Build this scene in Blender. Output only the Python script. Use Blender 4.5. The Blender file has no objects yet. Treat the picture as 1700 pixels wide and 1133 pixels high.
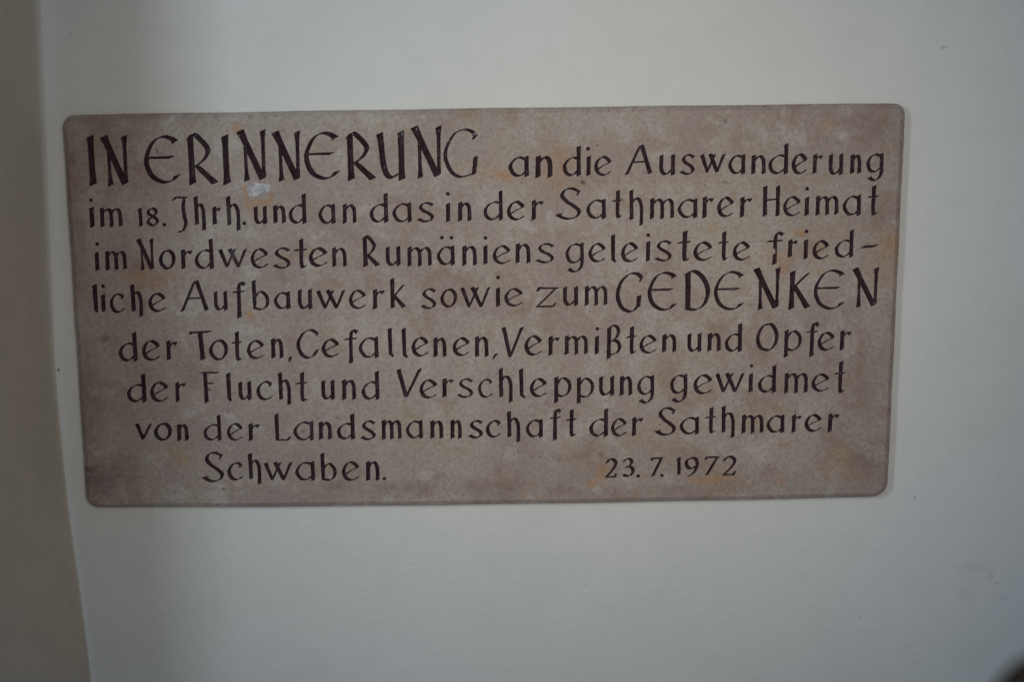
import bpy, math, random
import numpy as np
from mathutils import Matrix, Vector
from mathutils.geometry import delaunay_2d_cdt

scene = bpy.context.scene
COL = scene.collection
rng = np.random.default_rng(7)
random.seed(7)

# ------------------------------------------------------------------ camera
CAM_LOC, CAM_PYR = (0.02218, -1.45167, 0.18595), (-0.15249, -0.00582, 0.01211)
SLAB_T = 0.015                      # the plaque's face lies in y = 0, the wall in y = SLAB_T


def camera():
    p, y, r = CAM_PYR
    cp, sp, cy, sy, cr, sr = math.cos(p), math.sin(p), math.cos(y), math.sin(y), math.cos(r), math.sin(r)
    Rx = Matrix(((1, 0, 0), (0, cp, -sp), (0, sp, cp)))
    Rz = Matrix(((cy, -sy, 0), (sy, cy, 0), (0, 0, 1)))
    Ry = Matrix(((cr, 0, sr), (0, 1, 0), (-sr, 0, cr)))
    M = Rz @ Rx @ Ry
    right, fwd, up = M.col[0], M.col[1], M.col[2]
    R = Matrix((right, up, -fwd)).transposed().to_4x4()
    cd = bpy.data.cameras.new('camera')
    cd.sensor_width = 36
    cd.lens = 36 * 2000 / 1700
    cd.clip_start, cd.clip_end = 0.02, 50
    cd.dof.use_dof = True
    cd.dof.focus_distance = 1.47
    cd.dof.aperture_fstop = 9.0
    o = bpy.data.objects.new('camera', cd)
    o.matrix_world = Matrix.Translation(CAM_LOC) @ R
    COL.objects.link(o)
    scene.camera = o


camera()

# ------------------------------------------------------------------ world and lamps
w = bpy.data.worlds.new('World')
scene.world = w
w.use_nodes = True
bg = w.node_tree.nodes['Background']
bg.inputs[0].default_value = (.52, .72, 1.0, 1)
bg.inputs[1].default_value = 0.155


def area(name, loc, target, sx, sy, power, col, spread=180):
    l = bpy.data.lights.new(name, 'AREA')
    l.shape = 'RECTANGLE'
    l.size, l.size_y, l.energy, l.color = sx, sy, power, col
    l.spread = math.radians(spread)
    o = bpy.data.objects.new(name, l)
    o.location = loc
    o.rotation_euler = (Vector(target) - Vector(loc)).to_track_quat('-Z', 'Y').to_euler()
    COL.objects.link(o)


area('window_light', (-1.17, -1.5, .58), (.1, 0, .1), .25, .6, 2.0, (.74, .90, 1.0), 80)
area('fill_light', (.40, -1.65, .32), (.1, 0, .07), .6, .8, 1.5, (1.0, .85, .64), 60)  # lamp added out of view, narrow beam fitted to the wall's brightness

scene.view_settings.view_transform = 'Standard'
scene.view_settings.look = 'None'
scene.view_settings.exposure = 0
scene.view_settings.gamma = 1
scene.render.filter_size = 1.9


# ------------------------------------------------------------------ helpers
def mesh_obj(name, verts, faces, mat, parent=None, smooth=False):
    me = bpy.data.meshes.new(name)
    me.from_pydata(verts, [], faces)
    me.materials.append(mat)
    if smooth:
        me.shade_smooth()
    o = bpy.data.objects.new(name, me)
    COL.objects.link(o)
    if parent:
        o.parent = parent
    return o


class NT:
    def __init__(s, name):
        s.m = bpy.data.materials.new(name)
        s.m.use_nodes = True
        s.t = s.m.node_tree
        s.b = s.t.nodes['Principled BSDF']
        s.tc = s.t.nodes.new('ShaderNodeTexCoord')

    def n(s, kind, ins=None, **kw):
        o = s.t.nodes.new('ShaderNode' + kind)
        for k, v in kw.items():
            setattr(o, k, v)
        for k, v in (ins or {}).items():
            if isinstance(v, bpy.types.NodeSocket):
                s.t.links.new(v, o.inputs[k])
            else:
                o.inputs[k].default_value = v
        return o

    def math(s, op, a, b=0., c=0., clamp=False):
        o = s.n('Math', operation=op, use_clamp=clamp)
        for i, v in enumerate((a, b, c)):
            if isinstance(v, bpy.types.NodeSocket):
                s.t.links.new(v, o.inputs[i])
            else:
                o.inputs[i].default_value = v
        return o.outputs[0]

    def noise(s, vec, scale, detail=4, rough=.55, dist=0.):
        return s.n('TexNoise', {'Vector': vec, 'Scale': scale, 'Detail': detail, 'Roughness': rough, 'Distortion': dist}).outputs[0]

    def ramp(s, v, a, b, smooth=True):
        o = s.n('MapRange', {'Value': v, 'From Min': a, 'From Max': b}, interpolation_type='SMOOTHSTEP' if smooth else 'LINEAR')
        return o.outputs[0]

    def mix(s, f, a, b, mode='MIX'):
        o = s.n('Mix', data_type='RGBA', blend_type=mode)
        for i, v in ((0, f), (6, a), (7, b)):
            if isinstance(v, bpy.types.NodeSocket):
                s.t.links.new(v, o.inputs[i])
            else:
                o.inputs[i].default_value = v if i == 0 or len(v) == 4 else (*v, 1)
        return o.outputs[2]

    def blobs(s, col, vec, warp, spots, brk=None):
        """marks with a place of their own: (x, z, rx, rz, colour, strength, softness) in mm"""
        for x, z, rx, rz, c, k, soft in spots:
            d = s.n('VectorMath', {0: warp, 1: (x / 1000, 0, z / 1000)}, operation='SUBTRACT').outputs[0]
            d = s.n('VectorMath', {0: d, 1: (1000 / rx, 0, 1000 / rz)}, operation='MULTIPLY').outputs[0]
            d = s.n('VectorMath', {0: d}, operation='LENGTH').outputs['Value']
            f = s.math('MULTIPLY', s.ramp(d, 1 + soft, max(0., 1 - soft)), k)
            if brk is not None and max(rx, rz) > 3:
                f = s.math('MULTIPLY', f, brk)
            col = s.mix(f, col, c)
        return col

    def finish(s, col, rough, bump=None, strength=1., dist=.001, spec=.3):
        L = s.t.links
        if isinstance(col, bpy.types.NodeSocket):
            L.new(col, s.b.inputs['Base Color'])
        else:
            s.b.inputs['Base Color'].default_value = (*col, 1)
        if isinstance(rough, bpy.types.NodeSocket):
            L.new(rough, s.b.inputs['Roughness'])
        else:
            s.b.inputs['Roughness'].default_value = rough
        s.b.inputs['Specular IOR Level'].default_value = spec
        if bump is not None:
            bn = s.n('Bump', {'Height': bump, 'Strength': strength, 'Distance': dist})
            L.new(bn.outputs[0], s.b.inputs['Normal'])
        return s.m


# ------------------------------------------------------------------ materials
GLINT = (.42, .42, .46)  # pale flecks painted into the letter colour as wet highlights
FADE = (.13, .11, .13)
ORANGE = (.42, .23, .115)
YELLOW = (.40, .29, .16)
BROWN = (.24, .165, .13)
DARK = (.15, .10, .085)
PALE = (.50, .47, .44)
STONE_MARKS = [
    (492.3, 75.6, 17.1, 14.3,ORANGE, .6, .8), (483.7, 50.2, 21.4, 32.1,ORANGE, .3, .9), (400.7, 41.7, 7.9, 5.7,YELLOW, .7, .7), (-404.5, 45.4, 27.1, 11.4,ORANGE, .55, .8),
    (-414.5, 61.6, 12.9, 10.0,BROWN, .4, .8), (408.3, 214.8, 8.6, 5.7,ORANGE, .6, .8), (274.4, 97.2, 6.4, 5.7,YELLOW, .8, .7), (23.7, 161.2, 10.0, 5.7,ORANGE, .8, .8),
    (7.9, 167.9, 24.3, 10.0,ORANGE, .3, .9), (82.0, 174.1, 12.1, 18.6,ORANGE, .45, .8), (97.9, 178.9, 10.0, 11.4,ORANGE, .4, .9), (84.8, 152.7, 10.0, 6.4,ORANGE, .45, .8),
    (-377.4, -179.7, 7.9, 5.7,YELLOW, .8, .7), (-387.3, -171.2, 15.7, 10.0,YELLOW, .35, .9), (-493.9, -190.3, 10.0, 5.0,DARK, .6, .7), (-476.7, -200.5, 27.1, 20.0,DARK, .5, .6),
    (-494.2, -218.0, 20.0, 18.6,DARK, .4, .8), (141.5, -206.2, 7.1, 10.7,ORANGE, .95, .7), (129.5, -218.3, 10.0, 4.3,ORANGE, .75, .7), (271.1, -214.9, 21.4, 5.0,ORANGE, .75, .7),
    (294.2, -209.8, 10.0, 7.1,ORANGE, .4, .8), (363.8, -173.2, 6.4, 3.6,ORANGE, .7, .7), (367.0, -215.5, 5.0, 4.3,ORANGE, .85, .7), (435.1, -184.1, 11.4, 8.6,YELLOW, .55, .8),
    (467.0, -198.4, 20.0, 14.3,BROWN, .6, .9), (440.4, -211.9, 28.6, 12.9,YELLOW, .35, .9), (-20.9, -220.0, 21.4, 10.0,BROWN, .45, .9), (22.4, -226.8, 12.9, 11.4,BROWN, .5, .8),
    (-89.0, -220.6, 17.1, 8.6,BROWN, .45, .9), (-321.3, -220.4, 5.7, 12.9,BROWN, .5, .7), (-488.5, 188.7, 5.7, 5.7,DARK, .6, .8), (-466.4, -25.8, 5.7, 4.3,DARK, .7, .8),
    (-292.5, 221.7, 6.4, 5.7,ORANGE, .7, .8), (-286.1, -1.6, 4.3, 5.0,ORANGE, .9, .7), (117.2, 152.3, 2.6, 2.6,(.05, .04, .05), .85, .5), (133.8, 196.9, 1.4, 1.4,DARK, .8, .5),
    (-388.7, 196.7, 2.1, 2.9,BROWN, .9, .6), (-341.1, -93.8, 2.3, 2.3,DARK, .95, .5), (350.6, 62.8, 17.1, 10.0,ORANGE, .45, .8), (380.6, 89.3, 10.0, 5.7,ORANGE, .7, .7),
    (359.7, 47.4, 6.4, 5.7,ORANGE, .7, .7), (409.8, 83.9, 28.6, 14.3,ORANGE, .22, .9), (287.7, 223.3, 2.9, 2.9,DARK, .6, .7), (288.8, 151.6, 4.3, 1.4,DARK, .7, .7),
    (-492.3, 141.8, 11.4, 78.5,BROWN, .5, .8), (-486.5, -100.1, 12.9, 64.3,BROWN, .55, .8), (-459.5, 205.3, 21.4, 28.6,BROWN, .4, .9), (-496.9, -145.3, 18.6, 28.6,DARK, .25, .9),
    (-454.3, 231.3, 21.4, 6.4,BROWN, .5, .8), (-344.0, 232.1, 14.3, 5.7,BROWN, .3, .8), (467.3, 212.0, 21.4, 17.1,BROWN, .5, .9), (452.6, 222.7, 21.4, 8.6,BROWN, .35, .8),
    (446.1, 200.2, 10.0, 4.3,BROWN, .35, .8), (305.9, 206.8, 18.6, 10.0,BROWN, .4, .9), (-226.6, -145.2, 2.9, 2.9,DARK, .6, .7), (-134.3, -157.9, 2.1, 1.4,ORANGE, .9, .7),
    (30.4, -180.8, 1.4, 1.4,DARK, .8, .5), (64.7, -182.1, 1.4, 1.4,DARK, .8, .5), (92.3, -168.7, 6.4, 5.7,ORANGE, .5, .8), (139.3, -180.0, 3.6, 3.6,BROWN, .8, .7),
    (164.7, -215.7, 28.6, 7.1,PALE, .3, .9), (-123.3, -30.3, 42.8, 21.4,PALE, .25, .9), (426.6, 204.7, 5.7, 5.0,PALE, .8, .7), (389.3, 29.4, 21.4, 10.0,PALE, .5, .9),
    (-25.0, 136.1, 42.8, 28.6,PALE, .2, .9), (141.0, 226.4, 85.7, 15.7,PALE, .3, .9), (-130.3, 229.6, 64.3, 11.4,PALE, .25, .9), (466.2, -82.9, 18.6, 42.8,BROWN, .25, .9),
    (-82.1, -151.0, 64.3, 21.4,YELLOW, .18, .9), (393.5, -134.8, 42.8, 21.4,PALE, .2, .9), (140.9, 25.3, 114.2, 42.8,PALE, .12, .9), (500.0, 5.9, 5.7, 142.8,BROWN, .35, .8),
    (215.1, -143.7, 21.4, 8.6,ORANGE, .35, .9), (181.7, -166.1, 17.1, 7.1,YELLOW, .4, .9), (-270.2, 128.4, 21.4, 7.1,ORANGE, .4, .8), (-285.2, 146.4, 4.3, 8.6,ORANGE, .7, .7),
    (-256.6, 144.7, 3.6, 8.6,ORANGE, .5, .7), (-188.2, -215.4, 15.7, 6.4,BROWN, .5, .8), (-128.7, -221.6, 12.9, 5.7,DARK, .3, .8), (88.3, -227.0, 17.1, 5.7,BROWN, .5, .8),
    (230.7, -226.7, 18.6, 6.4,BROWN, .4, .8), (187.1, -211.4, 6.4, 4.3,ORANGE, .5, .8), (-61.1, -208.7, 8.6, 5.7,BROWN, .5, .8), (-198.6, -191.4, 11.4, 7.1,YELLOW, .4, .8),
    (-450.7, -176.4, 10.0, 8.6,BROWN, .5, .8), (-490.0, 69.8, 11.4, 42.8,BROWN, .45, .8), (-452.5, -26.0, 12.9, 21.4,BROWN, .3, .9), (425.0, -196.3, 11.4, 7.1,ORANGE, .3, .8),
    (326.7, -141.4, 7.1, 4.3,ORANGE, .4, .8), (-207.4, 73.5, 8.6, 5.7,YELLOW, .4, .8), (476.0, 104.8, 10.0, 21.4,BROWN, .35, .8), (-424.5, 14.2, 17.1, 7.1,BROWN, .35, .8), (-271.4, 134.8, 14.3, 3.6,ORANGE, .6, .7),
]


def stone_material():
    s = NT('sandstone')
    v = s.tc.outputs['Object']
    n0 = s.n('TexNoise', {'Vector': v, 'Scale': 32, 'Detail': 4, 'Roughness': .6})
    off = s.n('VectorMath', {0: n0.outputs['Color'], 1: (.5, .5, .5)}, operation='SUBTRACT').outputs[0]
    off = s.n('VectorMath', {0: off, 3: .020}, operation='SCALE').outputs[0]
    warp = s.n('VectorMath', {0: v, 1: off}, operation='ADD').outputs[0]
    def sh(x, y, z):
        return s.n('VectorMath', {0: v, 1: (x, y, z)}, operation='ADD').outputs[0]
    big = s.noise(v, 5.5, 5, .6, .6)
    mid = s.noise(v, 26, 6, .66, .5)
    fine = s.noise(v, 190, 5, .7)
    col = s.mix(s.ramp(big, .38, .64), (.345, .278, .248), (.412, .354, .312))
    col = s.mix(s.math('MULTIPLY', s.ramp(mid, .50, .66), .6), col, (.50, .455, .41))
    mid2 = s.noise(sh(3.1, 1.7, 5.2), 15, 7, .7, .8)
    col = s.mix(s.math('MULTIPLY', s.ramp(mid2, .50, .68), .7), col, (.295, .20, .15))
    mid3 = s.noise(sh(8.1, 4.7, 2.2), 44, 6, .68, .8)
    col = s.mix(s.math('MULTIPLY', s.ramp(mid3, .55, .70), .55), col, (.34, .235, .14))
    mid4 = s.noise(sh(2.3, 7.7, 6.4), 85, 5, .7, .5)
    col = s.mix(s.math('MULTIPLY', s.ramp(mid4, .56, .72), .42), col, (.23, .17, .14))
    mid5 = s.noise(sh(5.3, 1.7, 3.4), 70, 5, .7, .5)
    col = s.mix(s.math('MULTIPLY', s.ramp(mid5, .58, .72), .4), col, (.54, .50, .46))
    brk = s.math('ADD', s.math('MULTIPLY', s.ramp(s.noise(sh(1.3, 2.2, 7.4), 75, 6, .72, .6), .38, .62), .75), .5)
    col = s.blobs(col, v, warp, STONE_MARKS, brk)
    col = s.mix(s.math('MULTIPLY', s.ramp(fine, .42, .66), .42), col, (.20, .155, .14))
    speck = s.noise(v, 420, 2, .5)
    col = s.mix(s.math('MULTIPLY', s.ramp(speck, .63, .70), .6), col, (.14, .10, .09))
    speck2 = s.noise(sh(1.1, 2.7, 9.2), 300, 2, .5)
    col = s.mix(s.math('MULTIPLY', s.ramp(speck2, .65, .72), .35), col, (.62, .58, .54))
    pit = s.noise(sh(4.1, 2.2, 1.2), 120, 2, .5)
    col = s.mix(s.math('MULTIPLY', s.ramp(pit, .71, .75), .75), col, (.13, .09, .08))
    scr = s.n('VectorRotate', {'Vector': v, 'Angle': .6}, rotation_type='Y_AXIS').outputs[0]
    scr = s.n('VectorMath', {0: scr, 1: (900, 1, 45)}, operation='MULTIPLY').outputs[0]
    sc = s.noise(scr, 1, 2, .5)
    col = s.mix(s.math('MULTIPLY', s.ramp(sc, .66, .74), .3), col, (.2, .16, .14))
    h = s.math('ADD', s.math('MULTIPLY', fine, .5), s.math('ADD', s.math('MULTIPLY', mid, .8), s.math('MULTIPLY', speck, .25)))
    return s.finish(col, s.math('ADD', s.math('MULTIPLY', mid, .25), .5), h, .6, .0014, .3)


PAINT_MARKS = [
    (-10.7, 212.4, 2.3, 1.1,GLINT, .75, .6), (-41.6, 206.7, 0.8, 3.2,GLINT, .6, .7), (-38.6, 211.6, 1.1, 1.7,GLINT, .65, .7), (-35.0, 215.8, 1.9, 0.9,GLINT, .6, .7),
    (-24.9, 218.2, 4.3, 0.6,GLINT, .45, .8), (-97.2, 213.7, 0.8, 2.0,GLINT, .8, .6), (-100.9, 211.0, 1.1, 0.7,GLINT, .5, .8), (-79.9, 219.2, 0.8, 1.7,GLINT, .75, .6),
    (-77.0, 221.9, 1.0, 0.7,GLINT, .5, .8), (-53.5, 216.7, 0.6, 0.9,GLINT, .8, .6), (-155.4, 214.1, 0.7, 0.6,GLINT, .8, .6), (-222.9, 215.2, 0.8, 0.6,GLINT, .8, .6),
    (-248.6, 215.5, 0.6, 0.6,GLINT, .8, .6), (-342.1, 214.2, 0.6, 0.6,GLINT, .8, .6), (-290.0, 214.2, 0.6, 0.6,GLINT, .8, .6), (-119.0, 175.1, 0.4, 1.6,GLINT, .6, .7),
    (-219.8, -140.8, 2.1, 10.0,FADE, .75, .7), (-304.6, 71.8, 5.7, 8.6,FADE, .6, .8), (-308.0, 120.9, 2.1, 10.0,FADE, .5, .8), (472.2, 3.4, 0.7, 0.6,GLINT, .8, .6),
    (81.2, -162.4, 1.0, 1.0,GLINT, .7, .6), (348.3, 67.9, 2.1, 4.3,FADE, .6, .8), (-146.6, -98.7, 2.1, 7.1,FADE, .35, .8), (-224.6, -92.4, 2.9, 8.6,FADE, .4, .8),
    (-151.7, -94.1, 0.6, 1.4,GLINT, .6, .7), (468.2, 76.6, 5.7, 1.4,FADE, .3, .8), (-328.7, 182.6, 2.1, 18.6,FADE, .3, .8), (170.0, 68.7, 3.6, 7.1,FADE, .2, .8),
]


def letter_material():
    s = NT('dark_letter_paint')
    v = s.tc.outputs['Object']
    n = s.noise(v, 140, 4, .6)
    m = s.noise(v, 18, 3, .6)
    col = s.mix(s.ramp(n, .35, .7), (.038, .019, .025), (.066, .040, .049))
    col = s.mix(s.math('MULTIPLY', s.ramp(m, .58, .75), .5), col, (.085, .055, .06))
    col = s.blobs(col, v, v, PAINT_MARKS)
    chip = s.noise(v, 620, 2, .5)
    col = s.mix(s.math('MULTIPLY', s.ramp(chip, .74, .8), .6), col, (.28, .22, .2))
    return s.finish(col, s.math('ADD', s.math('MULTIPLY', n, .25), .22), n, .3, .0006, .5)


def plaster_material(name, base, tint, marks, fx=1., blend_col=None):
    s = NT(name)
    v = s.tc.outputs['Object']
    n0 = s.n('TexNoise', {'Vector': v, 'Scale': 60, 'Detail': 3})
    off = s.n('VectorMath', {0: n0.outputs['Color'], 1: (.5, .5, .5)}, operation='SUBTRACT').outputs[0]
    off = s.n('VectorMath', {0: off, 3: .012}, operation='SCALE').outputs[0]
    warp = s.n('VectorMath', {0: v, 1: off}, operation='ADD').outputs[0]
    big = s.noise(v, 3.2, 4, .55, .5)
    col = s.mix(s.ramp(big, .3, .7), base, tint)
    mott = s.noise(v, 38, 4, .6)
    col = s.mix(s.math('MULTIPLY', s.ramp(mott, .4, .75), .10 * fx), col, tuple(c * .72 for c in base))
    if blend_col:
        a = s.n('Attribute', attribute_name='corner_blend').outputs['Fac']
        col = s.mix(s.math('MULTIPLY', a, s.math('ADD', s.math('MULTIPLY', mott, .5), .65), clamp=True), col, blend_col)
    col = s.blobs(col, v, warp, marks)
    grain = s.noise(s.n('VectorMath', {0: v, 1: (1, 1, 1.6)}, operation='MULTIPLY').outputs[0], 330, 5, .6)
    roll = s.noise(s.n('VectorMath', {0: v, 1: (1, 1, 2.2)}, operation='MULTIPLY').outputs[0], 70, 4, .6, .4)
    wave = s.noise(v, 7, 2, .4)
    h = s.math('ADD', s.math('MULTIPLY', grain, .35), s.math('ADD', s.math('MULTIPLY', roll, .8), s.math('MULTIPLY', wave, 3.)))
    return s.finish(col, .72, h, .62, .0017, .25)


GREY = (.36, .355, .36)
WALL_MARKS = [
    (-528.0, -67.1, 1.2, 1.7,(.06, .06, .06), .9, .4), (121.2, -355.0, 1.3, 1.3,GREY, .8, .5), (549.1, 308.1, 3.6, 1.9,GREY, .6, .7), (535.4, -246.2, 1.6, 1.9,GREY, .7, .6),
    (472.7, -403.7, 1.2, 1.2,GREY, .7, .5), (-486.1, 333.7, 1.3, 1.3,GREY, .6, .5), (636.4, -351.4, 3.6, 6.5,GREY, .25, .8), (615.8, -339.9, 15.9, 5.1,GREY, .15, .9),
    (654.1, -382.2, 6.5, 6.5,GREY, .15, .9), (645.2, -359.6, 1.4, 1.4,GREY, .6, .6), (606.7, -376.7, 10.1, 14.5,GREY, .1, .9),
]
STONE = stone_material()
PAINT = letter_material()
WALLM = plaster_material('white_limewash', (.69, .705, .68), (.725, .735, .73), WALL_MARKS)
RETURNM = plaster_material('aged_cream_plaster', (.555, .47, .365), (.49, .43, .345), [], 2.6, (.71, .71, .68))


def simple(name, col, col2, sc, rough, b, d):
    s = NT(name)
    v = s.tc.outputs['Object']
    n = s.noise(v, sc, 5, .6, .4)
    return s.finish(s.mix(s.ramp(n, .35, .68), col, col2), rough, n, b, d)


MORTAR = simple('pale_mortar', (.60, .61, .64), (.36, .35, .37), 130, .75, 1., .003)
WOOD = simple('dark_leather', (.004, .003, .0026), (.008, .0055, .0045), 40, .8, .3, .002)


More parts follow.
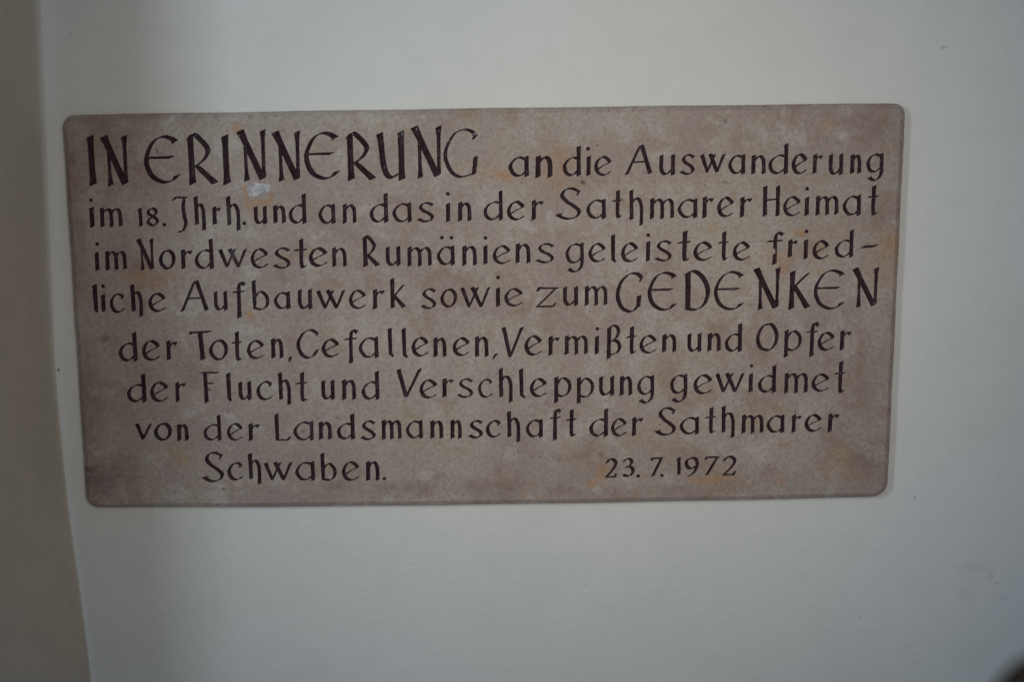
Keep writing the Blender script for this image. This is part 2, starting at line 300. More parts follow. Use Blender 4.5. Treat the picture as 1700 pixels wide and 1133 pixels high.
# ------------------------------------------------------------------ lettering
# glyph: list of (kind, width, flare0, flare1, [x,y,...]); kind L straight, C curve
FONT = {
'I':[('L',1,.3,.4,[.5,1,.5,0])],
'N':[('L',.5,0,1.,[.24,.9,.25,.0]),('L',1.,.35,.1,[.08,1,.84,.03]),('L',.55,1.,.3,[.92,1,.9,.06])],
'E':[('C',.85,.35,.5,[.97,.9,.8,.98,.55,1,.27,.86,.07,.5,.2,.16,.5,.01,.78,.02,.98,.14]),('L',.75,-.1,.5,[.08,.54,.84,.55]),('L',.7,0,-.5,[.95,.91,.88,.85]),('L',.9,.1,-.2,[.93,.1,.92,.13])],
'R':[('L',1,.1,.3,[.16,.93,.17,.02]),('C',.85,0,-.2,[.1,.9,.28,.99,.55,.86,.76,.68,.62,.5,.3,.36]),('L',.95,-.3,.3,[.36,.36,.95,.03])],
'U':[('C',.95,.35,-.2,[.08,.97,.13,.7,.2,.3,.35,.08,.55,.04,.75,.12]),('L',1,.2,.2,[.9,1,.9,0])],
'G':[('C',.6,.1,0,[.97,.86,.85,.96,.6,1,.3,.88,.06,.5,.2,.15,.45,.01,.7,.03,.88,.08]),('L',.75,.1,0,[.96,.42,.9,.06]),('L',.6,.3,-.4,[.97,.88,.9,.8])],
'g1':[('C',.95,-.3,-.2,[.97,.88,.8,.97,.6,1,.3,.86,.08,.5,.22,.14,.48,.0,.72,.05,.9,.2]),('L',1.,-.1,-.2,[.95,.28,.8,.14]),('L',.5,.4,-.4,[.98,.86,.9,.8])],
'g2':[('C',.8,0,-.1,[.97,.88,.78,.98,.5,.97,.2,.75,.08,.42,.22,.12,.5,.0,.7,.04,.84,.16]),('L',.5,.2,-.4,[.97,.9,.9,.78]),('L',.85,.2,.1,[.87,.4,.84,.12])],
'D':[('L',1.05,.1,0,[.13,.93,.13,.03]),('C',.85,-.2,-.3,[.04,.88,.3,.98,.65,.88,.92,.62,.97,.4,.82,.14,.5,.01,.06,.03])],
'K':[('L',1,.15,.25,[.14,1,.1,0]),('L',.8,.3,-.2,[.92,.94,.24,.6]),('L',.95,-.2,.25,[.24,.62,.93,.03])],
'A':[('L',.75,-.2,.35,[.54,.97,.05,.01]),('L',.95,.1,.15,[.62,1,.94,.04]),('L',.7,0,0,[.26,.42,.77,.44])],
'S':[('C',.9,-.3,.0,[.93,.9,.65,.99,.38,.95,.24,.77,.42,.58,.72,.42,.95,.25,.85,.07,.55,.0,.3,.03,.05,.14]),('L',.5,.3,-.4,[.96,.9,.88,.78]),('L',.8,.1,-.2,[.02,.12,.22,.16])],
'T':[('L',.7,.2,.2,[.06,.93,.95,.95]),('L',.6,0,0,[.06,.95,.1,.88]),('L',1,.1,.2,[.5,.93,.58,.0])],
'O':[('C',.95,0,0,[.62,.99,.3,.9,.08,.5,.2,.12,.5,.01]),('C',.95,0,0,[.4,.97,.7,.96,.92,.62,.88,.28,.65,.03,.4,.02])],
'V':[('L',.95,.15,-.2,[.08,1,.36,.03]),('L',.8,.35,-.2,[.95,1,.38,.03])],
'F':[('L',1,.1,.2,[.2,.97,.2,0]),('L',.5,.1,.5,[.0,.98,.95,.97]),('L',.4,0,.5,[.2,.62,.6,.62])],
'L':[('L',1,.15,-.1,[.1,1,.1,.04]),('L',.6,.1,0,[.1,.03,.88,.03]),('L',.7,.2,.2,[.84,.02,.97,.13])],
'H':[('L',1,.15,.15,[.13,1,.13,0]),('L',1,.15,.15,[.87,1,.87,0]),('L',.7,0,0,[.13,.53,.87,.57])],
'J':[('L',.6,.3,0,[.05,.9,.2,.96]),('L',.65,0,.1,[.15,.97,.97,.96]),('C',.95,-.3,-.2,[.82,.95,.72,.7,.78,.45,.85,.25,.62,.06,.3,.03])],
'a':[('C',.85,-.3,-.3,[.85,.86,.6,.97,.35,.9,.12,.6,.12,.35,.3,.08,.5,.02,.7,.08,.88,.28]),('L',.95,.1,.15,[.9,1,.91,0])],
'b':[('L',1,.1,-.2,[.13,1,.14,.03]),('C',.85,-.4,-.2,[.16,.4,.4,.6,.65,.6,.88,.4,.85,.15,.6,.02,.35,.02,.14,.06])],
'c':[('C',.9,-.3,-.3,[.92,.83,.75,.96,.5,.97,.2,.75,.1,.45,.25,.12,.5,.02,.75,.06,.95,.18]),('L',.6,.2,-.3,[.93,.86,.84,.74])],
'd':[('C',.9,-.35,-.3,[.82,.58,.6,.63,.3,.54,.1,.35,.16,.12,.42,.01,.65,.06,.86,.2]),('L',1,.15,.15,[.9,1,.9,0])],
'e':[('C',.95,-.35,-.4,[.18,.3,.55,.52,.92,.68,.8,.86,.55,.98,.28,.85,.1,.5,.22,.15,.5,.01,.75,.05,.96,.17])],
'f':[('C',1,-.25,.3,[.88,.9,.7,.97,.52,.9,.46,.7,.45,.4,.43,.0]),('L',.7,.1,.1,[.03,.7,.85,.72]),('L',.6,.3,-.4,[.94,.95,.86,.88])],
'g':[('C',.85,-.3,-.3,[.8,.92,.55,.98,.25,.88,.1,.65,.22,.4,.48,.33,.7,.4,.85,.5]),('C',.95,.1,-.2,[.88,1,.9,.7,.88,.25,.7,.06,.45,.01,.2,.1]),('L',.6,.1,-.2,[.18,.06,.28,.14])],
'h':[('L',1,.15,.1,[.12,1,.14,.17]),('C',.9,-.4,.2,[.16,.62,.4,.77,.68,.74,.85,.55,.86,.3,.84,.0])],
'n':[('L',1,.15,.2,[.16,1,.14,0]),('C',.95,-.5,.15,[.2,.66,.4,.9,.62,.97,.82,.8,.87,.5,.87,.0])],
'm':[('L',.95,.15,.2,[.1,1,.09,0]),('C',.9,-.5,.15,[.12,.68,.24,.9,.38,.96,.49,.8,.51,.5,.51,.0]),('C',.9,-.5,.15,[.52,.68,.64,.9,.78,.97,.9,.8,.92,.5,.92,.03])],
'i':[('L',1,.15,.15,[.5,1,.45,0])],
'l':[('L',1,.15,-.1,[.2,1,.26,.1]),('L',.7,.1,-.3,[.3,.12,.9,.02])],
'1':[('L',.8,.1,.15,[.62,1,.66,0]),('L',.5,.1,-.2,[.55,.95,.05,.86])],
'k':[('L',1,.15,.15,[.14,1,.12,0]),('L',.6,.4,-.2,[.9,.78,.24,.4]),('L',.95,-.2,.25,[.24,.42,.92,.03])],
'o':[('C',.95,0,-.2,[.65,.96,.35,.92,.1,.6,.14,.25,.4,.02,.6,.02]),('C',.95,-.2,0,[.35,.94,.65,.98,.9,.7,.88,.32,.65,.04,.42,.02])],
'p':[('L',1,.15,.15,[.14,.99,.12,0]),('C',.85,-.5,-.4,[.16,.68,.4,.93,.65,.95,.9,.75,.88,.45,.65,.27,.4,.24,.16,.32])],
'r':[('L',1,.15,.2,[.25,.98,.22,0]),('C',.85,-.5,-.1,[.28,.6,.48,.82,.7,.9,.93,.84]),('L',.6,.1,-.3,[.97,.92,.86,.78])],
's':[('C',.85,-.3,-.2,[.93,.88,.65,.98,.35,.93,.2,.74,.4,.56,.72,.42,.92,.24,.8,.06,.5,.0,.25,.05,.06,.12]),('L',.5,.2,-.3,[.96,.9,.87,.82]),('L',.6,.1,-.3,[.03,.1,.16,.16])],
't':[('C',1,.15,-.4,[.58,1,.55,.6,.52,.25,.62,.05,.88,.1]),('L',.7,.1,.1,[.03,.64,.95,.66])],
'u':[('C',.95,.15,-.4,[.13,.98,.12,.6,.13,.25,.3,.04,.55,.05,.86,.3]),('L',.95,.15,.15,[.9,1,.9,0])],
'v':[('L',.9,.15,-.2,[.08,1,.42,.03]),('L',.75,.2,-.2,[.95,.98,.44,.03])],
'w':[('L',.85,.2,-.2,[.05,.97,.28,.03]),('L',.6,.2,-.1,[.58,.98,.28,.03]),('L',.95,.15,-.2,[.4,1,.7,.03]),('L',.7,.3,-.2,[.97,.97,.7,.03])],
'z':[('L',.7,.2,.1,[.15,.94,.96,.92]),('L',.6,.2,.2,[.18,.97,.1,.8]),('L',.7,0,0,[.88,.9,.08,.06]),('L',.6,.1,.2,[.05,.05,.78,.05]),('L',.5,.1,.1,[.76,.04,.86,.2])],
'B':[('L',1.05,.15,.15,[.16,.9,.1,.0]),('C',.85,-.2,-.2,[.14,.86,.4,.97,.75,.92,.84,.78,.7,.62,.4,.52]),('C',.95,-.2,-.2,[.4,.52,.75,.5,.93,.32,.75,.17,.45,.12,.15,.1])],
'2':[('C',.95,-.3,-.2,[.08,.78,.3,.97,.6,.98,.84,.8,.72,.55,.4,.28,.05,.04]),('L',.8,.1,-.1,[.08,.05,.8,.05]),('L',.5,.2,0,[.76,.02,.84,.2])],
'3':[('C',.9,-.3,-.2,[.1,.85,.35,.98,.65,.97,.8,.8,.65,.62,.35,.52]),('C',.95,-.2,-.1,[.35,.54,.75,.52,.93,.3,.75,.08,.4,.01,.08,.1])],
'7':[('L',.7,.2,.1,[.1,.93,.97,.94]),('L',.5,.2,0,[.12,.95,.06,.82]),('L',.85,-.2,.2,[.9,.92,.16,.0])],
'8':[('C',.7,0,0,[.5,.98,.2,.88,.16,.7,.5,.54,.85,.38,.9,.2,.5,.01]),('C',.7,0,0,[.5,.98,.8,.9,.82,.7,.5,.52,.15,.35,.1,.18,.5,.01])],
'9':[('C',.85,0,0,[.6,.97,.25,.9,.1,.68,.3,.44,.6,.42,.8,.55]),('C',.9,0,-.2,[.45,.97,.75,.95,.93,.7,.85,.4,.6,.14,.28,.0])],
'-':[('L',1.1,.2,.3,[.05,.4,.95,.55])],
',':[('L',.8,.2,-.5,[.85,.95,.1,.0])],
'.':[('L',.8,0,0,[.48,.6,.52,.4])],
}


NIB_ANGLE = math.radians(24)
NIB = np.array([math.cos(NIB_ANGLE), math.sin(NIB_ANGLE)])
NIB_LEN = 4.0          # mm, width of a normal stem cut
PEN = 0.58             # mm, half width of the thinnest cut


def catmull(p, n):
    p = np.array(p, float)
    q = np.vstack([2 * p[0] - p[1], p, 2 * p[-1] - p[-2]])
    out = []
    for i in range(len(p) - 1):
        a, b, c, d = q[i:i + 4]
        t = np.linspace(0, 1, n, endpoint=False)[:, None]
        out.append(.5 * (2 * b + (c - a) * t + (2 * a - 5 * b + 4 * c - d) * t * t + (3 * b - a - 3 * c + d) * t ** 3))
    out.append(p[-1:])
    return np.vstack(out)


def strokes_of(ch, box, weight):
    """centre line (mm) and cut length for every stroke of a letter that fills the box x0,x1,z0,z1"""
    x0, x1, z0, z1 = box
    res = []
    for kind, w, f0, f1, c in FONT[ch]:
        p = np.array(c, float).reshape(-1, 2)
        p = np.stack([x0 + p[:, 0] * (x1 - x0), z0 + p[:, 1] * (z1 - z0)], 1)
        if kind == 'C':
            p = catmull(p, 7)
        else:
            t = np.linspace(0, 1, 7)[:, None]
            p = p[0] + (p[-1] - p[0]) * t
        s = np.concatenate([[0], np.cumsum(np.hypot(*(p[1:] - p[:-1]).T))])
        L = max(s[-1], 1e-6)
        a = NIB_LEN * w * weight * (1 + f0 * np.exp(-s / (.13 * 40)) + f1 * np.exp(-(L - s) / (.13 * 40)))
        res.append((p, np.maximum(a, .15)))
    return res



LETTERS = '''
I -471.7 -461.1 158.6 214.8 1.62
N -452.8 -424.0 157.3 214.5 1.62
E -404.3 -364.9 160.2 213.5 1.55
R -353.6 -319.7 156.8 216.8 1.62
I -312.3 -301.7 157.7 213.6 1.62
N -291.2 -259.5 161.1 219.3 1.62
N -249.6 -218.8 160.6 217.3 1.62
E -214.0 -175.0 162.4 215.5 1.55
R -164.4 -131.5 159.6 216.0 1.62
U -125.9 -95.4 160.2 215.8 1.62
N -84.9 -50.7 162.3 221.3 1.62
G -48.5 -8.4 162.0 217.8 1.55
a 28.9 52.8 162.3 185.0 1.15
n 61.3 81.1 161.2 185.0 1.30
d 93.9 114.9 162.2 196.0 1.00
i 122.2 127.3 162.8 184.1 1.00 124.1 193.6
e 131.4 151.0 162.2 184.3 0.90
A 168.7 199.9 162.6 196.7 1.00
u 209.2 227.1 161.9 184.9 1.00
s 234.5 250.6 162.3 185.4 1.00
w 258.6 286.6 163.9 185.2 1.00
a 291.5 311.1 162.1 184.0 1.00
n 319.0 336.0 162.0 183.0 1.00
d 339.4 362.8 161.5 196.0 1.00
e 367.7 384.5 161.2 184.5 1.00
r 392.4 403.1 161.8 183.4 0.90
u 412.1 428.0 159.9 183.3 1.00
n 438.1 449.8 161.3 182.3 1.00
g 456.6 476.9 151.9 183.5 1.00
i -473.3 -467.3 108.4 130.5 1.15 -470.3 140.1
m -460.7 -434.5 108.5 129.8 1.00
1 -415.3 -410.8 108.5 129.4 1.00
8 -404.7 -391.4 108.0 129.8 1.10
. -386.4 -382.3 107.6 111.7 1.00
J -372.6 -356.1 99.7 143.3 1.00
h -346.8 -335.1 103.1 142.0 1.00
r -325.8 -317.3 109.9 130.0 1.00
h -308.6 -293.3 102.3 141.6 1.00
. -290.6 -286.8 107.9 112.0 1.00
u -276.1 -262.0 109.6 129.4 1.00
n -253.0 -239.3 110.6 130.3 1.00
d -234.8 -214.3 109.6 143.5 1.00
a -199.3 -179.8 108.9 131.0 1.00
n -170.3 -154.3 109.4 130.8 0.90
d -138.0 -116.3 109.6 143.0 1.00
a -111.0 -88.2 109.6 131.4 1.00
s -80.8 -61.7 109.5 132.2 1.00
i -46.3 -41.7 109.5 130.3 1.00 -44.0 142.2
n -31.9 -16.6 110.4 131.3 1.00
d -1.6 21.4 110.6 144.5 0.90
e 26.6 46.9 110.4 132.3 1.00
r 55.4 69.6 110.5 133.4 1.00
S 85.7 114.4 110.6 147.2 1.05
a 121.4 144.9 110.9 133.0 1.00
t 153.8 164.1 110.2 143.4 1.00
h 173.7 190.2 102.3 143.3 0.90
m 197.9 227.1 110.0 133.1 1.00
a 231.1 254.9 110.5 132.1 1.00
r 260.8 273.3 110.3 134.6 1.00
e 279.1 297.8 111.1 134.1 1.00
r 305.7 319.7 110.8 133.7 1.00
H 333.6 354.3 111.7 146.1 1.00
e 358.1 378.2 111.1 134.0 0.90
i 384.1 389.5 111.8 132.3 1.00 386.5 143.0
m 397.2 424.5 112.1 133.7 1.00
a 429.7 451.2 111.0 133.8 1.00
t 460.6 471.6 109.7 145.0 1.00
i -471.2 -463.8 56.6 76.9 1.00 -466.2 87.3
m -457.6 -432.5 56.7 78.3 1.00
N -417.9 -399.5 55.7 92.4 0.95
o -392.7 -373.9 56.7 79.0 1.00
r -367.2 -353.6 57.2 79.1 1.00
d -350.1 -327.7 56.4 91.4 1.00
w -320.8 -288.0 57.4 79.2 1.00
e -283.1 -262.5 56.5 79.4 0.90
s -255.7 -235.6 55.8 80.2 1.00
t -229.2 -215.5 54.4 89.6 1.00
e -212.7 -191.6 57.6 79.6 1.10
n -185.1 -167.4 57.2 78.8 0.90
R -148.0 -129.3 56.3 93.3 1.05
u -119.9 -103.3 57.4 79.3 1.00
m -94.6 -64.8 56.5 78.6 1.00
a -58.7 -37.7 57.3 79.3 1.00 -52.2 89.8 -40.7 89.6
n -28.2 -10.7 56.9 79.0 1.00
i -2.4 2.5 57.9 79.0 1.00 0.3 89.1
e 8.6 29.5 58.0 79.4 0.85
n 36.0 54.0 58.7 80.9 1.00
s 61.0 82.3 58.4 81.3 0.90
g 96.2 118.6 46.4 80.9 0.95
e 124.2 144.1 58.6 80.7 0.90
l 152.9 156.8 57.5 89.9 1.00
e 163.7 183.1 58.1 80.8 1.00
i 193.5 198.9 59.0 81.3 1.00 196.3 89.7
s 204.7 224.1 58.8 82.8 1.00
t 232.9 246.3 57.1 93.3 1.20
e 250.9 272.7 58.6 80.6 1.00
t 282.1 292.2 57.5 92.0 1.00
e 298.6 318.3 58.5 80.0 1.00
f 340.7 360.0 53.3 92.2 1.00
r 365.3 375.3 61.8 81.8 1.00
i 384.3 389.3 59.4 81.2 1.00 387.1 92.0
e 395.1 413.5 58.8 80.7 1.00
d 421.7 443.9 60.5 92.4 0.95
- 455.1 472.0 69.9 76.1 1.10
l -472.9 -471.5 4.4 37.7 1.15
i -466.0 -460.3 6.2 25.6 1.00 -462.5 36.4
c -455.3 -438.1 4.2 27.0 0.95
h -428.8 -416.3 -0.4 37.2 1.00
e -408.9 -388.8 5.0 27.2 1.00
A -370.0 -337.0 4.5 41.3 1.00
u -329.1 -314.1 5.7 27.7 0.90
f -306.1 -291.0 -3.6 40.2 1.00
b -283.4 -262.5 5.4 40.4 0.95
a -256.9 -237.9 6.4 26.2 1.00
u -227.6 -211.7 6.0 28.6 1.00
w -204.7 -171.6 5.6 27.6 1.00
e -166.2 -146.6 5.4 27.8 0.90
r -137.9 -124.2 5.1 28.0 1.00
k -115.7 -98.6 5.6 40.5 1.00
s -78.7 -61.3 4.4 28.3 0.95
o -55.1 -35.8 5.8 27.5 0.90
w -30.5 4.2 4.8 29.0 0.95
i 11.9 17.0 5.8 27.5 1.00 14.7 40.9
e 21.8 43.5 6.1 27.2 0.90
z 59.7 87.5 3.5 28.9 1.00
u 93.4 110.7 6.1 27.9 1.00
m 119.3 147.0 5.9 28.6 0.95
g2 156.8 189.7 -2.8 44.4 1.30
E 195.7 229.2 -1.0 43.8 1.20
D 241.0 269.7 -1.8 46.9 1.40
E 276.0 310.7 -1.4 43.6 1.10
N 325.0 356.1 -1.6 47.4 1.35
K 368.3 391.7 -1.8 43.3 1.35
E 397.3 433.0 -2.2 43.9 1.10
N 445.0 475.6 -0.1 46.0 1.30
d -448.5 -426.3 -55.3 -21.1 1.10
e -420.0 -399.1 -54.9 -30.7 1.05
r -390.9 -377.6 -54.3 -31.6 1.00
T -361.5 -335.7 -54.7 -19.0 1.15
o -338.2 -315.8 -55.5 -31.3 1.00
t -309.6 -299.6 -57.9 -22.1 1.00
e -292.5 -272.4 -54.6 -32.2 0.90
n -262.6 -248.8 -53.7 -31.0 1.00
, -241.4 -239.6 -58.5 -53.4 1.00
g1 -232.1 -205.3 -54.6 -20.5 1.00
e -201.4 -181.0 -53.7 -32.0 1.00
f -173.2 -156.8 -61.3 -20.0 0.90
a -156.5 -132.5 -55.1 -30.5 1.00
l -118.9 -114.5 -55.0 -20.2 1.00
l -101.9 -97.4 -56.3 -20.4 1.00
e -91.8 -72.1 -54.1 -31.2 1.00
n -64.8 -49.9 -54.7 -32.4 1.00
e -41.7 -22.0 -54.2 -32.2 1.00
n -14.5 1.6 -55.4 -31.8 1.00
, 7.0 11.7 -58.6 -52.8 1.00
V 18.8 44.1 -57.7 -20.7 1.00
e 45.9 66.1 -54.8 -30.9 1.00
r 74.6 87.6 -54.7 -32.2 1.00
m 94.7 123.1 -54.0 -32.1 1.00
i 131.7 136.8 -53.9 -33.4 1.00 134.7 -23.5
B 146.8 163.1 -59.9 -18.4 1.00
t 171.1 181.4 -55.8 -22.0 1.00
e 186.3 206.4 -54.2 -32.3 0.90
n 213.8 231.0 -52.4 -32.1 1.00
u 245.2 261.1 -52.7 -31.4 1.00
n 269.5 285.2 -52.0 -31.3 1.00
d 290.7 310.9 -53.3 -20.0 1.00
O 328.5 355.8 -53.0 -19.9 1.00
p 362.8 384.2 -60.8 -28.5 0.95
f 390.2 405.4 -60.7 -18.4 1.00
e 404.1 423.7 -53.5 -31.4 1.00
r 430.7 444.3 -53.1 -29.8 1.00
d -441.4 -418.3 -106.4 -72.8 1.10
e -413.2 -391.8 -106.2 -82.2 1.05
r -382.9 -370.1 -106.7 -83.0 0.90
F -348.8 -328.8 -108.2 -70.5 1.00
l -317.2 -315.0 -107.5 -73.0 1.10
u -304.4 -290.3 -105.4 -83.9 1.00
c -283.0 -263.7 -106.2 -83.4 1.00
h -255.2 -241.4 -112.1 -73.4 1.00
t -234.1 -220.9 -109.7 -73.3 1.00
u -203.0 -188.3 -106.4 -83.7 1.00
n -178.2 -161.5 -106.5 -83.2 1.00
d -154.3 -133.1 -107.1 -73.4 1.00
V -110.8 -81.3 -105.7 -71.0 1.10
e -83.5 -62.8 -106.4 -83.9 1.00
r -56.0 -42.5 -105.0 -82.8 1.00
s -36.8 -18.2 -106.1 -83.3 0.90
c -11.5 5.7 -106.8 -84.1 0.85
h 14.4 30.7 -112.9 -71.8 1.00
l 40.2 45.9 -108.4 -72.6 1.00
e 52.0 71.6 -106.6 -84.1 1.00
p 81.4 102.5 -114.1 -83.0 1.00
p 109.1 130.3 -115.3 -83.9 0.95
u 137.0 154.6 -106.0 -83.2 1.00
n 162.5 177.0 -105.6 -83.4 1.00
g 183.7 204.3 -116.6 -82.9 1.00
g 223.9 245.1 -115.8 -81.8 1.00
e 252.6 274.9 -105.7 -82.1 1.00
w 280.2 314.2 -104.4 -81.0 1.00
i 320.5 326.0 -103.7 -82.2 1.00 323.6 -71.8
d 332.1 353.9 -104.9 -72.3 1.00
m 364.2 393.4 -105.9 -82.0 1.00
e 397.9 418.8 -104.5 -83.2 0.95
t 426.4 438.9 -108.1 -68.6 1.00
v -433.1 -414.3 -153.8 -134.6 0.95
o -410.7 -389.9 -155.1 -134.0 1.10
n -382.4 -369.7 -155.4 -136.2 1.00
d -350.6 -328.8 -155.9 -125.4 0.90
e -321.6 -303.0 -156.5 -135.3 0.85
r -295.7 -282.1 -156.6 -136.2 1.00
L -261.7 -244.7 -158.1 -124.9 1.00
a -240.4 -215.1 -157.4 -134.6 0.95
n -208.4 -193.1 -156.2 -135.4 1.00
d -186.3 -164.9 -156.7 -126.2 1.05
s -156.8 -139.4 -157.7 -134.4 1.05
m -131.0 -107.3 -157.3 -134.3 1.00
a -101.4 -81.0 -156.9 -135.3 0.90
n -71.1 -55.9 -156.9 -135.7 1.00
n -46.0 -33.3 -157.3 -135.5 0.95
s -23.8 -7.4 -157.4 -135.8 1.10
c -2.5 15.1 -157.0 -136.2 1.05
h 24.0 39.4 -162.8 -125.6 1.00
a 46.3 66.9 -157.3 -135.8 1.00
f 76.4 89.7 -161.7 -122.2 0.95
t 96.5 108.0 -158.4 -124.4 1.00
d 124.8 147.5 -157.5 -124.0 1.00
e 151.7 170.0 -157.4 -135.7 0.85
r 176.9 190.0 -157.2 -134.6 0.95
S 206.4 230.5 -157.0 -123.0 1.05
a 236.0 259.9 -156.2 -135.6 1.00
t 268.5 280.3 -156.5 -124.2 1.00
h 288.3 304.4 -161.1 -122.4 0.95
m 312.8 339.6 -155.8 -133.7 1.00
a 343.5 365.3 -155.7 -134.6 1.00
r 374.6 385.7 -155.5 -134.1 0.95
e 390.6 410.6 -154.9 -134.0 1.00
r 419.0 432.2 -155.6 -133.1 1.00
S -354.4 -329.0 -208.3 -171.6 1.10
c -323.1 -304.9 -207.1 -185.1 1.10
h -296.5 -282.0 -211.9 -174.3 1.00
w -277.6 -244.1 -208.3 -185.7 1.00
a -239.9 -215.6 -208.4 -185.6 1.00
b -208.0 -188.5 -209.2 -175.2 1.00
e -181.9 -161.4 -209.4 -185.7 1.00
n -152.0 -135.9 -209.3 -186.2 1.00
. -131.9 -127.6 -210.4 -205.8 1.00
2 144.8 159.9 -210.8 -186.7 1.00
3 166.1 179.9 -209.4 -186.5 1.00
. 183.1 187.3 -211.2 -207.0 1.00
7 201.3 215.1 -209.0 -185.0 1.00
. 212.6 217.1 -211.0 -206.8 1.00
1 232.6 237.7 -207.3 -186.5 1.00
9 243.1 259.7 -210.4 -186.1 1.00
7 268.1 284.9 -208.4 -184.8 1.00
2 290.3 307.8 -210.1 -185.7 1.00
'''.strip().split('\n')

CELL = 0.42      # mm


def perp(a, b):
    return a[..., 0] * b[1] - a[..., 1] * b[0]


def cut_field(P, strokes, dots):
    """signed distance (mm) into the cut, positive inside"""
    D = np.full(P.shape[:-1], -9.)
    for pts, a in strokes:
        n = len(pts) - 1
        for i in range(n):
            p0, p1, a0, a1 = pts[i], pts[i + 1], a[i] / 2, a[i + 1] / 2
            A0, A1, B0, B1 = p0 + NIB * a0, p1 + NIB * a1, p0 - NIB * a0, p1 - NIB * a1
            lo = np.minimum.reduce([A0, A1, B0, B1]) - 1.2
            hi = np.maximum.reduce([A0, A1, B0, B1]) + 1.2
            m = (P[..., 0] >= lo[0]) & (P[..., 0] <= hi[0]) & (P[..., 1] >= lo[1]) & (P[..., 1] <= hi[1])
            if not m.any():
                continue
            q = P[m]

            def side(u, v, ref):
                e = v - u
                L = math.hypot(*e)
                if L < 1e-9:
                    return np.full(len(q), 0.)
                e = e / L
                s = perp(q - u, e)
                r = perp(ref - u, e)
                return s if r > 0 else -s

            def seg(u, v):
                e = v - u
                t = np.clip(((q - u) @ e) / max(e @ e, 1e-12), 0, 1)
                r = q - u - t[:, None] * e
                return np.hypot(r[:, 0], r[:, 1])
            c = (p0 + p1) / 2
            sa, sb = side(A0, A1, c), side(B0, B1, c)
            j0, j1 = side(A0, B0, c), side(A1, B1, c)
            inside = (sa > 0) & (sb > 0) & (j0 > -1e-6) & (j1 > -1e-6)
            d = np.minimum(sa, sb)
            if i == 0:
                d = np.minimum(d, j0)
            if i == n - 1:
                d = np.minimum(d, j1)
            out = -np.minimum.reduce([seg(A0, A1), seg(B0, B1), seg(A0, B0), seg(A1, B1)])
            val = np.where(inside, d, out)
            D[m] = np.maximum(D[m], val)
    D = D + PEN
    for x, z, r in dots:
        D = np.maximum(D, r - np.maximum(np.abs((P[..., 0] - x) * .92 + (P[..., 1] - z) * .25), np.abs((P[..., 1] - z) * .95 - (P[..., 0] - x) * .15)) * .55
                       - np.hypot(P[..., 0] - x, P[..., 1] - z) * .55)
    return D


def wobble(P, seed):
    """the hand of the mason: low waves along the cut edges"""
    r = np.random.default_rng(seed)
    w_ = np.zeros(P.shape[:-1])
    for k in range(7):
        f = r.uniform(.35, 1.7)
        th = r.uniform(0, 6.28)
        w_ += np.sin(P[..., 0] * f * math.cos(th) + P[..., 1] * f * math.sin(th) + r.uniform(0, 6.28)) * .045
    return w_


def simplify(loop, tol):
    """drop points that lie on the line of their neighbours"""
    pts = np.array(loop)
    keep = [0]
    i = 0
    n = len(pts)
    while i < n - 1:
        j = min(i + 2, n)
        best = i + 1
        while j < n and j - i <= 12:
            u, v = pts[i], pts[j]
            e = v - u
            L = math.hypot(*e)
            if L < 1e-9:
                break
            m = pts[i + 1:j] - u
            if np.abs(m[:, 0] * e[1] - m[:, 1] * e[0]).max() / L > tol:
                break
            best = j
            j += 1
        i = best
        if i < n:
            keep.append(i)
    keep = [k for k in keep if k < n]
    return [tuple(pts[k]) for k in keep]


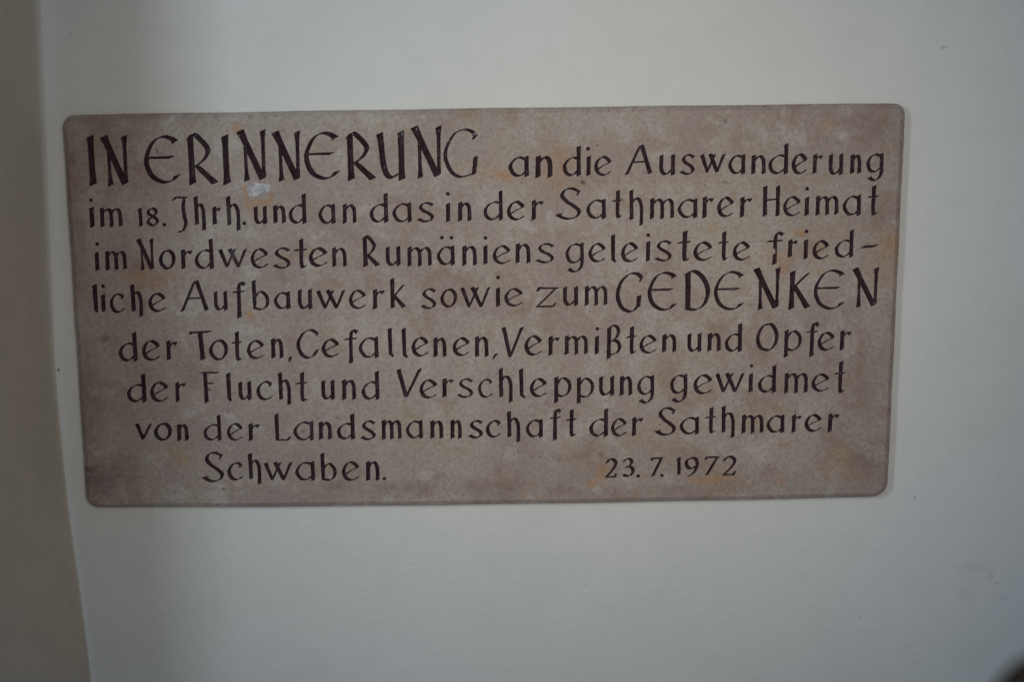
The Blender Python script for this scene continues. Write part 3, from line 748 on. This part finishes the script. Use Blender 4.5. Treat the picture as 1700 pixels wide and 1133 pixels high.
def carve(ch, box, weight, dots, seed):
    st = strokes_of(ch, box, weight)
    allp = np.vstack([s[0] for s in st] + [np.array([[d[0], d[1]]]) for d in dots])
    mrg = NIB_LEN * weight * .9 + 2.2
    lo, hi = allp.min(0) - mrg, allp.max(0) + mrg
    nx, nz = int((hi[0] - lo[0]) / CELL) + 2, int((hi[1] - lo[1]) / CELL) + 2
    X = lo[0] + np.arange(nx) * CELL
    Z = lo[1] + np.arange(nz) * CELL
    P = np.stack(np.meshgrid(X, Z, indexing='ij'), -1)
    D = cut_field(P, st, dots) + wobble(P, seed)
    D[[0, -1], :] = -1
    D[:, [0, -1]] = -1
    D = np.where(np.abs(D) < 1e-4, 1e-4, D)
    ins = D > 0
    depth = lambda d: 1.35 * d
    verts, vid = [], {}

    def gv(i, j):
        k = (i, j)
        if k not in vid:
            vid[k] = len(verts)
            verts.append((X[i], depth(D[i, j]), Z[j]))
        return vid[k]

    def ev(i, j, ax):
        k = (i, j, ax)
        if k not in vid:
            i2, j2 = (i + 1, j) if ax == 0 else (i, j + 1)
            t = D[i, j] / (D[i, j] - D[i2, j2])
            vid[k] = len(verts)
            verts.append((X[i] + (X[i2] - X[i]) * t, 0., Z[j] + (Z[j2] - Z[j]) * t))
        return vid[k]
    faces, nxt = [], {}
    cnt = ins[:-1, :-1].astype(int) + ins[1:, :-1] + ins[1:, 1:] + ins[:-1, 1:]
    for i, j in np.argwhere(cnt == 4):
        faces.append((gv(i, j), gv(i + 1, j), gv(i + 1, j + 1), gv(i, j + 1)))
    for i, j in np.argwhere((cnt > 0) & (cnt < 4)):
        cs = [(i, j), (i + 1, j), (i + 1, j + 1), (i, j + 1)]
        es = [(i, j, 0), (i + 1, j, 1), (i, j + 1, 0), (i, j, 1)]
        io = [bool(ins[c]) for c in cs]
        if io in ([True, False, True, False], [False, True, False, True]):
            for k in range(4):
                if io[k]:
                    a, b = ev(*es[k]), ev(*es[k - 1])
                    faces.append((gv(*cs[k]), a, b))
                    nxt[a] = b
            continue
        poly = []
        for k in range(4):
            if io[k]:
                poly.append(('g', gv(*cs[k])))
            if io[k] != io[(k + 1) % 4]:
                poly.append(('e', ev(*es[k]), io[k]))
        faces.append(tuple(p[1] for p in poly))
        a = [p[1] for p in poly if p[0] == 'e' and p[2]][0]
        b = [p[1] for p in poly if p[0] == 'e' and not p[2]][0]
        nxt[a] = b
    loops = []
    while nxt:
        a0, b = nxt.popitem()
        loop = [a0]
        while b != a0:
            loop.append(b)
            b = nxt.pop(b, a0)
        if len(loop) > 5:
            loops.append([(verts[k][0], verts[k][2]) for k in loop])
    V = [(x / 1000, y / 1000, z / 1000) for x, y, z in verts]
    return V, [f[::-1] for f in faces], loops


plaque = bpy.data.objects.new('memorial_plaque', None)
plaque.empty_display_size = .1
COL.objects.link(plaque)
plaque['label'] = 'rectangular brown sandstone memorial plaque with carved dark German lettering, fixed to the white wall'
plaque['category'] = 'plaque'

KIND = {'.': 'full_stop', ',': 'comma', '-': 'hyphen'}
all_loops = []
for idx, row in enumerate(LETTERS):
    t = row.split()
    ch, num = t[0], [float(a) for a in t[1:]]
    dts = [(num[k], num[k + 1], 2.35) for k in range(5, len(num), 2)]
    if ch == '.':
        dts = [((num[0] + num[1]) / 2, (num[2] + num[3]) / 2, 2.3)]
    V, Fc, loops = carve(ch, num[:4], num[4], dts, idx + 11)
    nm = KIND.get(ch, 'numeral' if ch in '1237 89' else 'letter')
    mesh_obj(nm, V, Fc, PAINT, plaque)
    all_loops += [simplify(l, .02) for l in loops]

# ------------------------------------------------------------------ the slab, its face pierced by the cuts
HW, HH = 500., 241.6
CORNERS = [(-499.9, 240.6), (503.1, 242.9), (498.1, -241.7), (-502.1, -241.8)]   # TL, TR, BR, BL: the slab is not quite square


def outline(inset, n=10):
    """rounded outline of the slab, the lower edge a little bowed (mm)"""
    r = [15., 14., 19., 16.]
    cs = [(-HW, HH), (HW, HH), (HW, -HH), (-HW, -HH)]
    sg = [(1, -1), (-1, -1), (-1, 1), (1, 1)]
    st = [180, 90, 0, 270]
    pts = []
    for k in range(4):
        rr = r[k]
        c = (cs[k][0] + sg[k][0] * rr, cs[k][1] + sg[k][1] * rr)
        for a in range(n + 1):
            th = math.radians(st[k] - 90 * a / n)
            q = rr - inset
            pts.append((c[0] + q * math.cos(th), c[1] + q * math.sin(th)))
        nk = (k + 1) % 4
        e0 = pts[-1]
        th = math.radians(st[nk])
        q = r[nk] - inset
        c2 = (cs[nk][0] + sg[nk][0] * r[nk], cs[nk][1] + sg[nk][1] * r[nk])
        e1 = (c2[0] + q * math.cos(th), c2[1] + q * math.sin(th))
        m = 90 if k in (0, 2) else 44
        for a in range(1, m):
            pts.append((e0[0] + (e1[0] - e0[0]) * a / m, e0[1] + (e1[1] - e0[1]) * a / m))
    out = []
    c = CORNERS
    for i, (x, z) in enumerate(pts):
        u, v = (x / HW + 1) / 2, (z / HH + 1) / 2
        x, z = [(c[0][k] * (1 - u) + c[1][k] * u) * v + (c[3][k] * (1 - u) + c[2][k] * u) * (1 - v) for k in (0, 1)]
        if z < 0:
            z -= 3.0 * max(0, 1 - (x / HW) ** 2) * min(1, -z / HH)
        if z > 0:
            z += 1.0 * max(0, 1 - (x / HW) ** 2) * min(1, z / HH)
        s = .22 * math.sin(x * .031 + z * .053 + 1) + .09 * math.sin(x * .31 - z * .27) + .06 * math.sin(x * .73 + z * .61)
        L = math.hypot(x, z)
        out.append((x + s * (1 if abs(x) > HW - 20 else 0), z + s))
    return out


def build_slab():
    border = outline(7.5)
    vs, eds, fcs = [], [], []

    def add(loop):
        b = len(vs)
        if sum(p[0] * q[1] - q[0] * p[1] for p, q in zip(loop, loop[1:] + loop[:1])) < 0:
            loop = loop[::-1]
        vs.extend(Vector(p) for p in loop)
        fcs.append(list(range(b, b + len(loop))))
    add(border)
    for l in all_loops:
        if len(l) > 2:
            add(l)
    ov, oe, of, _, _, orig = delaunay_2d_cdt(vs, eds, fcs, 0, 1e-5)
    V = [(p[0] / 1000, 0., p[1] / 1000) for p in ov]
    F = []
    for f, og in zip(of, orig):
        if len(og) % 2 == 1 and 0 in og:
            F.append(tuple(f))
    # make every triangle face the viewer (-y)
    def fix(f):
        a, b, c = (V[k] for k in f[:3])
        return f if (b[0] - a[0]) * (c[2] - a[2]) - (b[2] - a[2]) * (c[0] - a[0]) > 0 else f[::-1]
    F = [fix(f) for f in F]
    prof = [(7.5, 0.), (6.9, .12), (6.2, .5), (1.9, 3.7), (.8, 4.9), (.15, 6.6), (0., 8.5), (0., 15.5)]
    n = len(border)
    b0 = len(V)
    for ins, dy in prof:
        V += [(x / 1000, dy / 1000, z / 1000) for x, z in outline(ins)]
    for k in range(len(prof) - 1):
        for i in range(n):
            a, b = b0 + k * n + i, b0 + k * n + (i + 1) % n
            F.append((a, b, b + n, a + n))
    return mesh_obj('stone_slab', V, F, STONE, plaque)


build_slab()


def patch(name, cx, cz, rx, rz, h, mat, seed, lobes=.22):
    """a lumpy smear of filler standing a little proud of the stone (mm)"""
    r = np.random.default_rng(seed)
    ph = r.uniform(0, 6.28, 6)
    V, F = [], []
    nr, na = 9, 44
    for k in range(nr + 1):
        t = k / nr
        for a in range(na):
            th = a / na * 2 * math.pi
            q = 1 + lobes * (.5 * math.sin(2 * th + ph[0]) + .4 * math.sin(3 * th + ph[1]) + .25 * math.sin(5 * th + ph[2]) + .15 * math.sin(9 * th + ph[3]))
            x, z = cx + rx * q * t * math.cos(th), cz + rz * q * t * math.sin(th)
            y = -h * (1 - t ** 4) * (1 + .45 * math.sin(x * .9 + ph[4]) * math.sin(z * 1.1 + ph[5]) + .25 * math.sin(x * 2.1) * math.sin(z * 2.3)) + .1 * (t == 1)
            V.append((x / 1000, y / 1000, z / 1000))
    for k in range(nr):
        for a in range(na):
            b = (a + 1) % na
            F.append((k * na + a, k * na + b, (k + 1) * na + b, (k + 1) * na + a))
    return mesh_obj(name, V, F, mat, plaque, True)


PATCHES = [(-270.7, 150.6, 13.9, 8.2,0), (347.9, 67.9, 2.4, 3.3,1)]
for k, (x, z, rx, rz, sd) in enumerate(PATCHES):
    o = patch('filler_patch', x, z, rx, rz, .9 if k == 0 else .5, MORTAR if k == 0 else STONE, sd + 3, .30 if k == 0 else .22)
    if k == 0:
        o['label'] = 'whitish grey chip of filler below the large letters'

# ------------------------------------------------------------------ walls
CORNER = [(-520.8, 415.2), (-520.9, 374.2), (-525.4, 220.5), (-531.4, 32.2), (-534.3, -72.2), (-530.2, -241.2), (-527.0, -282.8), (-520.2, -375.9), (-515.2, -475.7), (-512.9, -522.6)]


def build_walls():
    zs = [c[1] for c in CORNER][::-1]
    xs = [c[0] for c in CORNER][::-1]
    Z = np.concatenate([[-1500, -900], np.linspace(zs[0], zs[-1], 60), [700, 1100, 1500]])
    xc = np.interp(Z, zs, xs)
    xc[0] = xc[1] = xs[0] + 8
    k = np.ones(7) / 7
    sm = np.convolve(np.pad(xc, 3, mode='edge'), k, 'valid')
    y0 = SLAB_T * 1000
    ang = math.radians(80)                    # the return wall leaves at 80 degrees towards the viewer
    rad = np.interp(Z, [-420, -100, 200, 400], [8., 12., 20., 24.])      # the plastered corner is rounder higher up
    Xr = [0, 40, 120, 300, 700, 1300, 2600]
    HALF = 5

    def turn(q, r):
        th = ang * q / 8
        return r - r * math.sin(th), -r * (1 - math.cos(th))

    def sheet(name, profs, mat):
        V, F = [], []
        n = len(profs[0])
        for z, x, p in zip(Z, sm, profs):
            for px, py in p:
                V.append(((x + px) / 1000, (y0 + py) / 1000, z / 1000))
        for i in range(len(Z) - 1):
            for j in range(n - 1):
                a = i * n + j
                F.append((a, a + n, a + 1 + n, a + 1))
        o = mesh_obj(name, V, F, mat, smooth=True)
        o['kind'] = 'structure'
    sheet('wall', [[(r + dx, 0) for dx in Xr[::-1]] + [turn(q, r) for q in range(1, HALF + 1)] for r in rad], WALLM)
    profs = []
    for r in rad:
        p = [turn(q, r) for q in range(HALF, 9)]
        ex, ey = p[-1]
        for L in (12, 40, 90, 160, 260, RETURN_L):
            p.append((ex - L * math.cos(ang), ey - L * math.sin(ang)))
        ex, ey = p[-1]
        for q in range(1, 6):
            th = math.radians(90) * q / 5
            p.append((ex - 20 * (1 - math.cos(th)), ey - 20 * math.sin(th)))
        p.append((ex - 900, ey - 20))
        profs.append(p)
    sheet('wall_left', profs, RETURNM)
    me = bpy.data.objects['wall_left'].data
    at = me.attributes.new('corner_blend', 'FLOAT', 'POINT')      # wall colour mixed into the return, fading away from the corner, stronger higher up
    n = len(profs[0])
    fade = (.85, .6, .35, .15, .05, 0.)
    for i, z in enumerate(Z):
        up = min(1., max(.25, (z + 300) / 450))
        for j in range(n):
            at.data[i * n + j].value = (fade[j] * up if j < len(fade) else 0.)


RETURN_L = 420
build_walls()


# ------------------------------------------------------------------ a strap that hangs into the corner of the view
def strap(path, w, th):
    p = [Vector(q) / 1000 for q in path]
    pts = []
    for i in range(len(p) - 1):
        for k in range(8):
            pts.append(p[i].lerp(p[i + 1], k / 8))
    pts.append(p[-1])
    for _ in range(6):
        pts = [pts[0]] + [(pts[i - 1] + pts[i] * 2 + pts[i + 1]) / 4 for i in range(1, len(pts) - 1)] + [pts[-1]]
    V, F = [], []
    n = 16
    for i, q in enumerate(pts):
        t = (pts[min(i + 1, len(pts) - 1)] - pts[max(i - 1, 0)]).normalized()
        a = t.cross(Vector((0, 1, .2))).normalized()
        b = t.cross(a)
        for k in range(n):
            th_ = 2 * math.pi * k / n
            c, s = math.cos(th_), math.sin(th_)
            u = math.copysign(abs(c) ** .5, c) * w / 2000
            v = math.copysign(abs(s) ** .5, s) * th / 2000
            V.append(q + a * u + b * v)
    for i in range(len(pts) - 1):
        for k in range(n):
            k2 = (k + 1) % n
            F.append((i * n + k, i * n + k2, (i + 1) * n + k2, (i + 1) * n + k))
    F.append(tuple(range(n))[::-1])
    F.append(tuple((len(pts) - 1) * n + k for k in range(n)))
    o = mesh_obj('leather_strap', V, F, WOOD, None, True)
    o['label'] = 'dark brown leather strap blurred in the lower right corner'
    o['category'] = 'strap'


strap([(100.2, -1265.7, 82.1), (103.1, -1263.9, 94.2), (107.4, -1263.0, 99.8), (115.6, -1262.7, 102.5), (127.6, -1263.0, 101.1)], 5.5, 2.4)
